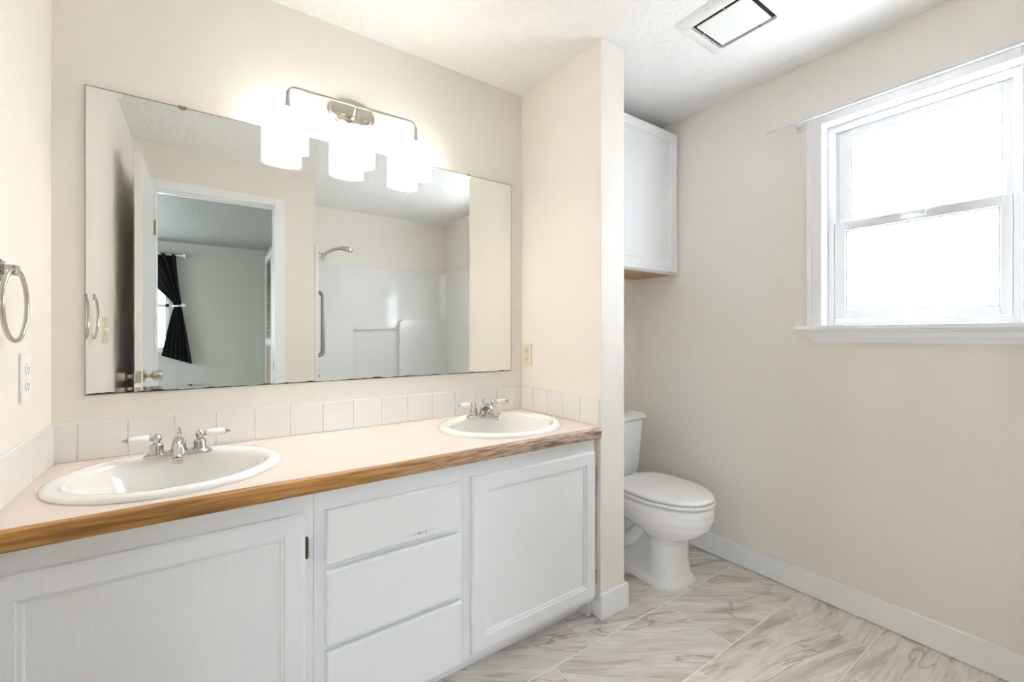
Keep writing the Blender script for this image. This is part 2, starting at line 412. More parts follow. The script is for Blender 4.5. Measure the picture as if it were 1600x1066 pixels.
# baseboards
def bb(bm, x0, x1, y0, y1, h=.105): box(bm, x0, x1, y0, y1, .002, h, bev=.003)
TB = .013
struct('baseboard_right', lambda bm: bb(bm, XR-TB, XR, .0, YW-TB), 'trim', 'white baseboard under the window wall')
struct('baseboard_back', lambda bm: bb(bm, XP2+TB, XR-TB, YW-TB, YW), 'trim', 'white baseboard behind the toilet')
def bb_part(bm):
    bb(bm, XP2, XP2+TB, YP-TB, YW-TB)
    bb(bm, XP-.006, XP2, YP-TB, YP)
    bb(bm, XP-.006, XP, YP, YC+.075, .062)
struct('baseboard_partition', bb_part, 'trim', 'white baseboard wrapped round the end of the stub wall')

# ------------------------------------------------------------------ doorway (seen in the mirror)
def door_frame(bm):
    w_, t_ = .062, .012
    for (x0, x1, z0, z1) in ((DX0-w_, DX0, 0, DZ+w_-.006), (DX1, DX1+w_, 0, DZ+w_-.006), (DX0, DX1, DZ, DZ+w_-.006)):
        box(bm, x0, x1, YD, YD+t_, z0, z1, bev=.003)
        box(bm, x0, x1, -.08-t_, -.08, z0, z1, bev=.003)
    j = .003
    box(bm, DX0-.001, DX0+j*.3, -.08, YD, 0, DZ); box(bm, DX1-j, DX1+.001, -.08, YD, 0, DZ); box(bm, DX0, DX1, -.08, YD, DZ-j, DZ+.001)
    box(bm, DX1-j-.004, DX1-j, -.045, -.02, 0, DZ-j); box(bm, DX0, DX1-j, -.045, -.02, DZ-j-.011, DZ-j)
fr = struct('trim_doorway', door_frame, 'trim', 'white casing and jamb round the doorway')
mesh('strike_plate', boxes((DX1-.005, DX1-.0025, YD-.03, YD-.004, .885, .945)), 'steel', parent=fr)

lx0, lx1, ly0, ly1 = -.2790, -.2490, .040, .690
door = thing('door_1', 'white flush door standing open against the left wall, seen in mirror', 'door', ((lx0+lx1)/2, ly0, .01))
door['kind'] = 'structure'
mesh('door_leaf', boxes((lx0, lx1, ly0, ly1, .01, 2.046), bev=.0015), 'door', parent=door)
for hz in (.22, 1.80):
    def hinges(bm, z=hz):
        box(bm, lx1, lx1+.002, ly0+.004, ly0+.03, z-.045, z+.045); tube(bm, [(lx1+.004, ly0-.003, z-.045), (lx1+.004, ly0-.003, z+.045)], .005, 10)
    mesh('hinge', hinges, 'brass', parent=door)
mesh('latch_plate', boxes((lx0+.003, lx1-.003, ly1, ly1+.0015, .90, .958)), 'nickel', parent=door)
mesh('latch_bolt', lambda bm: lathe(bm, [(0, .009), (.006, .007), (.009, 0)], AX((lx0+lx1)/2, ly1+.001, .929, 'Y'), 16), 'chrome', parent=door, smooth=True)
for d, x in (('X', lx1), ('-X', lx0)):
    mesh('door_knob', lambda bm: lathe(bm, [(.033, 0), (.033, .003), (.026, .008), (.012, .013), (.010, .030), (.020, .036), (.024, .040), (.026, .068), (.024, .074), (.014, .076), (.0, .076)], AX(x, ly1-.06, .929, d), 28), 'nickel', parent=door, smooth=True)

# ------------------------------------------------------------------ vanity cabinet
CY = 1.262                                              # face of the frame; doors stand proud of it
van = thing('vanity_cabinet', 'white painted double vanity cabinet under the oak edged countertop', 'cabinet', (.47, CY, 0))
def face_frame(bm):
    z0, z1 = .072, .7325
    th = .018
    box(bm, XL+.002, .2395, CY, CY+th, .665-.02, z1); box(bm, .2405, .6885, CY, CY+th, .645, z1); box(bm, .6895, 1.290, CY, CY+th, .645, z1)
    for x0, x1 in ((XL+.002, -.300), (.180, .2395), (.2405, .290), (.655, .6885), (.6895, .750), (1.245, 1.290)):
        box(bm, x0, x1, CY, CY+th, .13, .645)
    box(bm, XL+.002, 1.290, CY, CY+th, z0, .13)
    for z in (.497, .290): box(bm, .290, .655, CY, CY+th, z-.03, z+.03)
mesh('face_frame', face_frame, 'cabinet', parent=van)
def carcass(bm):
    box(bm, XL+.003, 1.288, YW-.012, YW-.003, .06, .66)
    box(bm, XL+.003, XL+.018, CY+.018, YW-.012, .06, .7325)
    box(bm, 1.272, 1.288, CY+.018, YW-.012, .0, .7325)
    box(bm, XL+.018, 1.272, CY+.018, YW-.012, .072, .088)
    box(bm, .2, .212, CY+.018, YW-.012, .088, .60); box(bm, .70, .712, CY+.018, YW-.012, .088, .60)
mesh('carcass', carcass, 'cabinet', parent=van)
mesh('toe_kick', boxes((XL+.003, 1.290, CY+.065, CY+.078, 0, .072)), 'cabinet', parent=van)
def cab_door(bm, x0, x1, z0, z1, rail=.048, yf=1.244, yb=CY):
    # flat frame with a chamfered outer edge and a recessed panel with a beveled inner bead
    def loopxz(ins, y): return [(x0+ins, y, z0+ins), (x1-ins, y, z0+ins), (x1-ins, y, z1-ins), (x0+ins, y, z1-ins)]
    loft(bm, [loopxz(0, yb-.0005), loopxz(0, yf+.006), loopxz(.006, yf), loopxz(rail, yf), loopxz(rail+.002, yf+.005), loopxz(rail+.009, yf+.006), loopxz(rail+.012, yf+.011)])
for x0, x1 in ((-.346, .218), (.7165, 1.281)):
    d = mesh('door', lambda bm: cab_door(bm, x0, x1, .094, .674), 'cabinet', parent=van)
    for z in (.58, .17):
        hx = x1
        def hinge(bm):
            box(bm, hx+.0005, hx+.008, CY-.011, CY-.0005, z-.028, z+.028, bev=.002)
            tube(bm, [(hx+.004, CY-.011, z-.022), (hx+.004, CY-.011, z+.022)], .004, 10)
        mesh('hinge', hinge, 'bronze' if x0 < 0 else 'nickel', parent=d)
for i, (z0, z1) in enumerate(((.523, .668), (.305, .506), (.085, .288))):
    def front(bm):
        x0, x1, yf = .268, .675, 1.244
        prof = [(CY-.0005, z1), (yf+.006, z1), (yf, z1-.006), (yf, z0+.004), (yf+.003, z0+.001), (CY-.0005, z0+.016)]
        prism(bm, prof, 'X', x0, x1)
        ed = [e for e in bm.edges if abs(e.verts[0].co.y-yf) < 1e-5 and abs(e.verts[1].co.y-yf) < 1e-5 and abs(e.verts[0].co.x-e.verts[1].co.x) < 1e-5]
        bmesh.ops.bevel(bm, geom=ed, offset=.005, segments=1, affect='EDGES')
    mesh('drawer', front, 'chipped' if i == 0 else 'cabinet', parent=van)

# ------------------------------------------------------------------ countertop with two oval holes, oak edge, tile splash
SINKS = [(-.062, 1.495), (.992, 1.495)]; SA, SB = .255, .232
def counter(bm):
    x0, x1, y0, y1 = XL, 1.300, YC+.004, YW
    z1, z0 = HC, HC-.038
    loops = [[(x0, y0), (x1, y0), (x1, y1), (x0, y1)]]
    for cx, cy in SINKS: loops.append([(cx+(SA-.018)*math.cos(2*PI*k/64), cy+(SB-.018)*math.sin(2*PI*k/64)) for k in range(64)])
    for z in (z1, z0):
        es = []; vl = []
        for lp in loops:
            vs = [bm.verts.new((x, y, z)) for x, y in lp]; vl.append(vs)
            es += [bm.edges.new((vs[k], vs[(k+1) % len(vs)])) for k in range(len(vs))]
        bmesh.ops.triangle_fill(bm, use_beauty=True, use_dissolve=False, edges=es)
        if z == z1: top = vl
    for a, b in zip(top, vl):
        n = len(a)
        for k in range(n): bm.faces.new((a[k], a[(k+1) % n], b[(k+1) % n], b[k]))
ct = thing('countertop', 'pinkish white laminate countertop with an oak front edge paler towards the right', 'countertop', (.47, YC, HC-.038))
mesh('laminate_top', counter, 'counter', parent=ct)
def oak(bm):
    y0, y1, z0, z1 = YC-.014, YC+.004, HC-.041, HC-.0012
    prism(bm, [(y1, z0), (y1, z1), (y0+.006, z1), (y0+.002, z1-.0025), (y0, z1-.008), (y0, z0+.006), (y0+.004, z0)], 'X', XL, 1.286)
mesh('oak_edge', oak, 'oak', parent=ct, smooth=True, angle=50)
def splash(axis, a0, a1, const, step, start, sign, top=.1125, th=.007):
    def f(bm):
        z0, z1 = HC+.0015, HC+top
        def B(u0, u1, d0, d1, zz0, zz1, bev=0):
            lo, hi = sorted((const+sign*d0, const+sign*d1))
            if axis == 'X': box(bm, u0, u1, lo, hi, zz0, zz1, bev=bev)
            else: box(bm, lo, hi, u0, u1, zz0, zz1, bev=bev)
        B(a0, a1, 0, th-.003, HC, z1-.003)
        for f_ in bm.faces: f_.material_index = 1
        n0 = len(bm.faces)
        u = start
        while u > a0+1e-6: u -= step
        while u < a1-1e-6:
            p, q = max(u+.0012, a0+.0005), min(u+step-.0012, a1-.0005)
            if q-p > .012: B(p, q, .0005, th, z0, z1, bev=.0018)
            u += step
        for f_ in bm.faces:
            d = [abs((v.co.y if axis == 'X' else v.co.x)-const) for v in f_.verts]
            L_ = max(e.calc_length() for e in f_.edges)
            f_.material_index = 1 if L_ > step*1.2 else 0
    return f
tb = mesh('tile_backsplash', splash('X', XL, XP, YW, .1115, -.300, -1), ['tile', 'grout'], origin=(.47, YW, HC)); tag(tb, 'long row of white glazed tiles under the mirror', 'backsplash')
tb = mesh('tile_backsplash', splash('Y', YC-.005, YW-.0075, XL, .1075, 1.243, 1), ['tile', 'grout'], origin=(XL, 1.5, HC)); tag(tb, 'short row of white tiles on the left wall beside the sink', 'backsplash')
tb = mesh('tile_backsplash', splash('Y', YC+.004, YW-.0075, XP, .1075, 1.243, -1), ['tile', 'grout'], origin=(XP, 1.5, HC)); tag(tb, 'short row of white tiles on the stub wall beside the outlet', 'backsplash')

# ------------------------------------------------------------------ sinks and faucets
def sink_mesh(cx, cy):
    def f(bm):
        z = HC; n = 96
        def ell(a, b, zz, dy=0, p=2.0):
            out = []
            for k in range(n):
                t = 2*PI*k/n; ct_, st = math.cos(t), math.sin(t)
                out.append((cx+a*math.copysign(abs(ct_)**(2/p), ct_), cy+dy+b*math.copysign(abs(st)**(2/p), st), zz))
            return out
        R = [ell(SA-.001, SB-.001, z+.0005), ell(SA, SB, z+.004), ell(SA-.004, SB-.004, z+.0105), ell(SA-.012, SB-.012, z+.0145), ell(SA-.024, SB-.022, z+.0155),
             ell(SA-.033, SB-.043, z+.0145, -.012), ell(SA-.040, SB-.052, z+.011, -.014), ell(SA-.046, SB-.058, z+.002, -.015), ell(SA-.053, SB-.064, z-.020, -.015), ell(SA-.064, SB-.072, z-.055, -.014),
             ell(SA-.085, SB-.088, z-.090, -.012), ell(SA-.120, SB-.115, z-.113, -.008), ell(SA-.165, SB-.150, z-.122, 0), ell(.03, .03, z-.126, 0), ell(.022, .022, z-.128, 0)]
        # underside, closing the bowl
        U = [ell(.022, .022, z-.150), ell(SA-.165, SB-.150, z-.138), ell(SA-.080, SB-.085, z-.110, -.01), ell(SA-.045, SB-.055, z-.02, -.012), ell(SA-.024, SB-.024, z-.002)]
        loft(bm, R+U, cap0=False, cap1=False)
        # close rim underside
    return f
GS = 'drop-in sinks in the countertop'
sk = thing('oval_sink', 'large white oval drop-in sink at the left end of the countertop', 'sink', (SINKS[0][0], SINKS[0][1], HC), 'drop-in sinks in the countertop')
mesh('basin', sink_mesh(*SINKS[0]), 'porcelain', parent=sk, smooth=True, angle=60)
mesh('drain', lambda bm: lathe(bm, [(.0, .0), (.012, .001), (.018, -.001), (.0215, -.004), (.0215, -.012)][::-1], T(SINKS[0][0], SINKS[0][1], HC-.1245), 28), 'chrome', parent=sk, smooth=True)
copy_tree(sk, (SINKS[1][0], SINKS[1][1], HC), 'white oval drop-in sink at the right end, beside the stub wall')

fx, fy, fz = SINKS[0][0]+.003, 1.632, HC+.0145
fc = thing('centerset_faucet', 'chrome faucet with white porcelain lever handles on the left sink', 'faucet', (fx, fy, fz), 'chrome faucets')
def fbase(bm):
    def st(hx, hy, z):
        pts = []
        for k in range(48):
            t = 2*PI*k/48; c_, s_ = math.cos(t), math.sin(t)
            pts.append((fx+math.copysign(hx-hy, c_)+hy*c_ if abs(c_) > 1e-9 else fx, fy+hy*s_, z))
        return pts
    loft(bm, [st(.081, .027, fz+.0), st(.082, .028, fz+.003), st(.080, .026, fz+.007), st(.074, .021, fz+.011), st(.070, .017, fz+.012)])
mesh('base_plate', fbase, 'chrome', parent=fc, smooth=True)
for sgn in (-1, 1):
    hx = fx + sgn*.051
    h = mesh('handle', lambda bm: lathe(bm, [(.019, .010), (.019, .014), (.0165, .017), (.0165, .034), (.0145, .037), (.0085, .041), (.0085, .045), (.0115, .049), (.0125, .055), (.0105, .061), (.006, .065), (0, .0665)], T(hx, fy, fz), 28), 'chrome', parent=fc, smooth=True)
    def lever(bm):
        ax = AX(hx+sgn*.010, fy, fz+.055, 'X' if sgn > 0 else '-X') @ Matrix.Rotation(0, 4, 'X')
        lathe(bm, [(.0075, .006), (.0105, .010), (.0118, .022), (.0112, .040), (.0095, .051), (.007, .053)], ax, 20)
    mesh('porcelain_lever', lever, 'porcelain', parent=h, smooth=True)
    def tip(bm):
        ax = AX(hx+sgn*.010, fy, fz+.055, 'X' if sgn > 0 else '-X')
        lathe(bm, [(.005, -.002), (.0075, .002), (.0075, .006)], ax, 16)
    mesh('lever_collar', tip, 'chrome', parent=h, smooth=True)
    def fin(bm):
        ax = AX(hx+sgn*.010, fy, fz+.055, 'X' if sgn > 0 else '-X')
        lathe(bm, [(.0075, .052), (.0078, .056), (.004, .059), (.0048, .063), (.002, .067), (0, .068)], ax, 16)
    mesh('lever_finial', fin, 'chrome', parent=h, smooth=True)
def spout(bm):
    lathe(bm, [(.024, .008), (.022, .014), (.018, .022), (.017, .034), (.014, .044), (.008, .050), (0, .052)], T(fx, fy, fz), 28)
    pts = []; rad = []
    for i in range(15):
        t = i/14
        y = fy-.004 - t*.098
        z = fz+.034 + .018*math.sin(PI*min(1, t*1.05)) - .024*t*t
        pts.append((fx, y, z)); rad.append(.0155-.005*t)
    tube(bm, pts, rad, 20)
    tube(bm, [(fx, fy-.096, fz+.014), (fx, fy-.096, fz-.002)], [.0108, .0105], 20)
mesh('spout', spout, 'chrome', parent=fc, smooth=True)
mesh('lift_rod', lambda bm: lathe(bm, [(.0035, .045), (.0035, .058), (.0055, .061), (.006, .066), (.003, .070), (.0045, .074), (.003, .079), (0, .080)], T(fx, fy+.004, fz), 18), 'chrome', parent=fc, smooth=True)
copy_tree(fc, (SINKS[1][0]+.003, fy, fz), 'chrome faucet with white porcelain lever handles on the right sink')

# ------------------------------------------------------------------ mirror
mx0, mx1, mz0, mz1 = -.2817, 1.2337, .9636, 1.8698
mir = thing('wall_mirror', 'large rectangular wall mirror with no frame above the long vanity', 'mirror', ((mx0+mx1)/2, YW, mz0))
def mirror_face(bm):
    y = YW-.006; bw = .015
    o = [(mx0, y-.0004, mz0), (mx1, y-.0004, mz0), (mx1, y-.0004, mz1), (mx0, y-.0004, mz1)]
    i = [(mx0+bw, y, mz0+bw), (mx1-bw, y, mz0+bw), (mx1-bw, y, mz1-bw), (mx0+bw, y, mz1-bw)]
    b = [(x, YW-.0045, z) for x, _, z in o]
    loft(bm, [b, o, i], cap0=False, cap1=True)
mesh('glass', mirror_face, 'mirror', parent=mir)
def medge(bm):
    t = .0015
    box(bm, mx0-t, mx0, YW-.0075, YW, mz0-t, mz1+t); box(bm, mx1, mx1+t, YW-.0075, YW, mz0-t, mz1+t)
    box(bm, mx0, mx1, YW-.0075, YW, mz1, mz1+t); box(bm, mx0, mx1, YW-.0075, YW, mz0-t, mz0)
    box(bm, mx0, mx1, YW-.0045, YW-.001, mz0, mz1)
mesh('glass_edge', medge, 'silver', parent=mir)
for (x, z, sg, r) in ((-.055, mz1, 1, .012), (.998, mz1, 1, .007), (1.135, mz0, -1, .006)):
    def clip(bm):
        for k in range(8):
            a0, a1 = PI*k/8, PI*(k+1)/8
        pts = [(x+r*math.cos(PI*k/12), z+sg*.003-sg*r*math.sin(PI*k/12)*.8) for k in range(13)]
        prism(bm, pts, 'Y', YW-.0105, YW-.0078)
        box(bm, x-r, x+r, YW-.0105, YW, z+sg*.0016 if sg > 0 else z-.004, z+.004 if sg > 0 else z-.0016)
        lathe(bm, [(.003, 0), (.003, .0012), (0, .002)], AX(x, YW-.0105, z, '-Y'), 12)
    mesh('mirror_clip', clip, 'brass', parent=mir)

# ------------------------------------------------------------------ vanity light
LZ = 2.003; LY = 1.697; LXS = (.24, .475, .71)
vl = thing('vanity_light', 'three shade brushed nickel vanity light mounted above the mirror', 'light', (.475, YW, LZ))
def plate(bm): lathe(bm, [(.090, 0), (.090, .006), (.084, .008), (.080, .015), (.072, .018), (0, .0185)], AX(.475, YW, LZ, '-Y'), 48, sx=1, sy=.62)
mesh('backplate', plate, 'nickel', parent=vl, smooth=True, angle=25)
def bar(bm):
    x0, x1 = LXS[0], LXS[2]; R = .028
    pts = [(x0, LY, LZ-.06)]
    for k in range(9):
        a = PI - PI/2*k/8; pts.append((x0+R+R*math.cos(a), LY, LZ-R+R*math.sin(a)))
    for k in range(9):
        a = PI/2 - PI/2*k/8; pts.append((x1-R+R*math.cos(a), LY, LZ-R+R*math.sin(a)))
    pts.append((x1, LY, LZ-.06))
    tube(bm, pts, .0052, 14)
    for x in LXS: lathe(bm, [(.024, -.088), (.017, -.083), (.010, -.070), (.0068, -.055), (.0055, -.02)], T(x, LY, LZ), 24)
    tube(bm, [(LXS[1], LY, LZ), (LXS[1], LY, LZ-.03)], .0052, 12)
    box(bm, LXS[1]-.009, LXS[1]+.009, LY-.008, LY+.008, LZ-.009, LZ+.009, bev=.003)
mesh('bar', bar, 'nickel', parent=vl, smooth=True)
def arm(bm):
    tube(bm, [(.475, YW-.018, LZ-.022), (.475, LY+.004, LZ-.002)], .0075, 16)
    tube(bm, [(.475, YW-.018, LZ-.022), (.475, YW-.034, LZ-.017)], .010, 16)
mesh('arm', arm, 'nickel', parent=vl, smooth=True)
for x in LXS:
    def shade(bm):
        zt, zb = 1.915, 1.778
        prof = [(.16, zt-.004), (.16, zt), (.92, zt), (.985, zt-.003), (1, zt-.010), (1, zb), (.955, zb), (.945, zt-.012), (.90, zt-.004)]
        lathe(bm, [(r, z) for r, z in prof] + [(.16, zt-.004)], T(x, LY, 0), 56, sx=.0665, sy=.044)
    sd_ = mesh('shade', shade, 'shade', parent=vl, smooth=True, angle=50)
    mesh('bulb', lambda bm: lathe(bm, [(0, -.024), (.012, -.021), (.021, -.012), (.024, 0), (.022, .012), (.015, .025), (.012, .045), (0, .045)], T(x, LY, 1.826), 20), 'bulb', parent=sd_, smooth=True, angle=80)

# ------------------------------------------------------------------ wall plates
def outlet(name_root, x, y0, y1, z0, z1, sgn, m, label, kind='duplex', dark=False):
    t = thing(name_root, label, 'outlet' if kind == 'duplex' else 'switch', (x, (y0+y1)/2, z0))
    def X(a, b): return (min(x+sgn*a, x+sgn*b), max(x+sgn*a, x+sgn*b))
    def pl(bm): a, b = X(0, .0055); box(bm, a, b, y0, y1, z0, z1, bev=.002)
    mesh('cover_plate', pl, m, parent=t)
    cy, cz = (y0+y1)/2, (z0+z1)/2
    if kind == 'duplex':
        for dz in (-.0195, .0195):
            def rc(bm): lathe(bm, [(.0165, .0), (.0165, .0075), (.0155, .0082), (0, .0082)], AX(x, cy, cz+dz, 'X' if sgn > 0 else '-X'), 28, sx=.86)
            r = mesh('receptacle', rc, m, parent=t)
            def sl(bm):
                a, b = X(.0080, .0085)
                box(bm, a, b, cy-.0075, cy-.0052, cz+dz-.003, cz+dz+.006); box(bm, a, b, cy+.0052, cy+.0075, cz+dz-.003, cz+dz+.005); box(bm, a, b, cy-.002, cy+.002, cz+dz-.010, cz+dz-.006)
            mesh('slots', sl, 'black', parent=r)
    else:
        for dy in (-.023, .023):
            def tg(bm):
                a, b = X(.004, .014); box(bm, a, b, cy+dy-.005, cy+dy+.005, cz-.002, cz+.012, bev=.001)
                a, b = X(.004, .0065); box(bm, a, b, cy+dy-.008, cy+dy+.008, cz-.016, cz+.016, bev=.0005)
            mesh('toggle', tg, m, parent=t)
    def sc(bm): lathe(bm, [(.003, 0), (.003, .001), (0, .0015)], AX(x+sgn*.0052, cy, cz, 'X' if sgn > 0 else '-X'), 12)
    if kind == 'duplex': mesh('screw', sc, m, parent=t)
    return t
outlet('wall_outlet', XP, 1.688, 1.757, .988, 1.095, -1, 'ivory', 'ivory duplex outlet on the stub wall beside the mirror')
outlet('wall_outlet', XL, 1.506, 1.574, .979, 1.096, 1, 'plastic', 'white duplex outlet on the left wall below the towel ring')
outlet('light_switch', XL, .885, 1.0, 1.100, 1.215, 1, 'ivory', 'two gang light switch on the left wall, seen in the mirror', kind='switch')

# ------------------------------------------------------------------ towel ring
ry, rz, rr = 1.362, 1.203, .076
tr = thing('towel_ring', 'round chrome towel ring hanging on the left wall', 'towel ring', (XL, ry, rz+rr))
mesh('mount', lambda bm: (box(bm, XL, XL+.009, ry-.026, ry+.026, rz+rr-.028, rz+rr+.020, bev=.003), box(bm, XL+.009, XL+.034, ry-.011, ry+.011, rz+rr-.014, rz+rr+.008, bev=.003))[0], 'chrome', parent=tr, smooth=True)
mesh('ring', lambda bm: ring_tube(bm, (XL+.029, ry, rz), rr, .0043, 'X'), 'nickel', parent=tr, smooth=True)

# ------------------------------------------------------------------ toilet
tx = 1.792
to = thing('toilet', 'white two piece toilet with the lid closed in the alcove', 'toilet', (tx, 1.45, 0))
def egg(z, wd, yf, yb, p=2.0, cy=None, n=72, pb=None):
    cy = cy if cy is not None else yf+wd*1.15
    pb = pb or p
    out = []
    for k in range(n):
        t = 2*PI*k/n; s_, c_ = math.sin(t), math.cos(t)
        q = p if c_ >= 0 else pb
        x = wd*math.copysign(abs(s_)**(2/q), s_)
        L_ = (cy-yf) if c_ >= 0 else (yb-cy)
        y = cy - L_*math.copysign(abs(c_)**(2/q), c_)
        out.append([tx+x, y, z])
    return out
def interp(keys, z):
    for a, b in zip(keys, keys[1:]):
        if a[0] <= z <= b[0]:
            t = (z-a[0])/(b[0]-a[0]); return [u+(v-u)*t for u, v in zip(a[1:], b[1:])]
    return list(keys[-1][1:])
def bowl(bm):
    #        z     w     yf     yb    p
    keys = [(0, .118, 1.180, 1.60, 3.2), (.018, .116, 1.182, 1.60, 3.2), (.03, .107, 1.192, 1.60, 3.2), (.10, .098, 1.200, 1.60, 3.0), (.185, .100, 1.197, 1.60, 2.8), (.205, .106, 1.185, 1.61, 2.6),
            (.225, .128, 1.150, 1.62, 2.4), (.25, .150, 1.108, 1.63, 2.2), (.28, .166, 1.082, 1.64, 2.1), (.32, .177, 1.068, 1.65, 2.05), (.35, .180, 1.066, 1.655, 2.0), (.372, .177, 1.070, 1.655, 2.0), (.378, .168, 1.080, 1.65, 2.0)]
    zs = sorted(set([k[0] for k in keys] + [i*.0125 for i in range(31)]))
    R = []
    for z in zs:
        if z > .378: continue
        wd, yf, yb, p = interp(keys, z)
        r = egg(z, wd, yf, yb, p, cy=1.30)
        for v in r:                                     # waist in the sides behind the front column
            fy_ = min(1, max(0, (v[1]-1.315)/.035)); fy_ = fy_*fy_*(3-2*fy_)
            fz_ = min(1, max(0, (z-.022)/.02))*min(1, max(0, (.285-.35*max(0, 1.5-v[1])*.5-z)/.05))
            fz_ = max(0, fz_)
            v[0] = tx + (v[0]-tx)*(1-.42*fy_*fz_)
        R.append(r)
    loft(bm, R)
    for s_ in (-1, 1):                                  # trapway bulging out of both sides
        tube(bm, [(tx+s_*.052, 1.37, .235), (tx+s_*.060, 1.42, .165), (tx+s_*.062, 1.48, .11), (tx+s_*.062, 1.53, .12), (tx+s_*.058, 1.57, .17), (tx+s_*.05, 1.60, .10), (tx+s_*.05, 1.60, .03)], [.03, .034, .034, .032, .03, .03, .03], 18)
    box(bm, tx-.10, tx+.10, 1.56, 1.72, .26, .372, bev=.02)
mesh('bowl', bowl, 'porcelain', parent=to, smooth=True, angle=50)
def caulk(bm):
    r = egg(0, .124, 1.174, 1.605, 3.2, cy=1.30); r2 = egg(.005, .117, 1.181, 1.60, 3.2, cy=1.30)
    loft(bm, [r, r2])
mesh('caulk_line', caulk, 'caulk', parent=to)
def seat_ring(z0, z1, wd, yf, yb, bev):
    def f(bm):
        def e(z, i): return egg(z, wd-i, yf+i, yb-i, 2.0, cy=1.30, pb=3.6)
        loft(bm, [e(z0, bev), e(z0+bev, 0), e(z1-bev, 0), e(z1-bev*.3, bev*.35), e(z1, bev)])
    return f
mesh('seat', seat_ring(.3815, .3985, .181, 1.064, 1.50, .005), 'plastic', parent=to, smooth=True, angle=60)
def lid(bm):
    def e(z, i): return egg(z, .176-i, 1.068+i, 1.508-i, 2.05, cy=1.30, pb=3.4)
    loft(bm, [e(.4035, .005), e(.406, 0), e(.4135, 0), e(.4185, .004), e(.4215, .018), e(.423, .06)])
mesh('lid', lid, 'plastic', parent=to, smooth=True, angle=60)
for s_ in (-1, 1):
    def lidh(bm): box(bm, tx+s_*.07-.018, tx+s_*.07+.018, 1.500, 1.535, .376, .412, bev=.006)
    mesh('seat_hinge', lidh, 'plastic', parent=to)
def tank(bm):
    def rr(z, hx, y0, y1, r=.03, n=6):
        out = []
        for cx_, cy_, a0 in ((tx+hx-r, y1-r, 0), (tx-hx+r, y1-r, 90), (tx-hx+r, y0+r, 180), (tx+hx-r, y0+r, 270)):
            for k in range(n+1):
                a = math.radians(a0+90*k/n); out.append((cx_+r*math.cos(a), cy_+r*math.sin(a), z))
        return out
    loft(bm, [rr(.366, .165, 1.60, 1.752), rr(.376, .180, 1.588, 1.757), rr(.42, .188, 1.582, 1.760), rr(.672, .208, 1.570, 1.762)])
def tank_lid(bm):
    def rr(z, hx, y0, y1, r=.03, n=6):
        out = []
        for cx_, cy_, a0 in ((tx+hx-r, y1-r, 0), (tx-hx+r, y1-r, 90), (tx-hx+r, y0+r, 180), (tx+hx-r, y0+r, 270)):
            for k in range(n+1):
                a = math.radians(a0+90*k/n); out.append((cx_+r*math.cos(a), cy_+r*math.sin(a), z))
        return out
    loft(bm, [rr(.6722, .210, 1.568, 1.763), rr(.680, .220, 1.556, 1.766), rr(.694, .223, 1.553, 1.767), rr(.704, .214, 1.562, 1.762), rr(.712, .198, 1.578, 1.752), rr(.716, .17, 1.60, 1.735)])
tk = mesh('tank', tank, 'porcelain', parent=to, smooth=True, angle=50)
mesh('tank_lid', tank_lid, 'porcelain', parent=to, smooth=True, angle=60)
def flush(bm):
    lathe(bm, [(.014, 0), (.014, .006), (.008, .010), (0, .011)], AX(tx-.15, 1.571, .625, '-Y'), 18)
    tube(bm, [(tx-.15, 1.556, .625), (tx-.11, 1.553, .621), (tx-.075, 1.553, .615)], [.006, .0055, .008], 10)
mesh('flush_lever', flush, 'chrome', parent=tk, smooth=True)
for s_ in (-1, 1):
    mesh('bolt_cap', lambda bm: lathe(bm, [(.012, 0), (.011, .010), (.006, .014), (0, .015)], T(tx+s_*.088, 1.46, .018), 16), 'porcelain', parent=to, smooth=True)

# ------------------------------------------------------------------ wall cabinet above the toilet
kx0, kx1, ky0, kz0, kz1 = XP2+.001, 2.158, 1.488, 1.470, 2.247
wc = thing('wall_cabinet', 'white painted wall cabinet hung high above the toilet', 'cabinet', ((kx0+kx1)/2, YW, kz0))
def kbody(bm):
    t = .016; y0 = ky0+.020
    box(bm, kx0, kx0+t, y0, YW-.001, kz0+.012, kz1); box(bm, kx1-t, kx1, y0, YW-.001, kz0+.012, kz1)
    box(bm, kx0+t, kx1-t, y0, YW-.001, kz1-t, kz1); box(bm, kx0+t, kx1-t, YW-.008, YW-.001, kz0+.03, kz1-t)
    box(bm, kx0, kx1, y0-.018, y0, kz0+.002, kz0+.05); box(bm, kx0, kx1, y0-.018, y0, kz1-.05, kz1)
    box(bm, kx0, kx0+.05, y0-.018, y0, kz0+.05, kz1-.05); box(bm, kx1-.05, kx1, y0-.018, y0, kz0+.05, kz1-.05)
mesh('body', kbody, 'cabinet', parent=wc)
mesh('bottom_panel', boxes((kx0+.0005, XR-.001, ky0+.0205, YW-.001, kz0+.004, kz0+.0115)), 'raw_wood', parent=wc)
mesh('door', lambda bm: cab_door(bm, kx0+.004, kx1-.006, kz0+.006, kz1, rail=.055, yf=ky0-.018, yb=ky0+.0018), 'cabinet', parent=wc)
mesh('filler_strip', boxes((kx1, XR-.0005, ky0+.004, ky0+.02, kz0+.002, kz1)), 'cabinet', parent=wc)

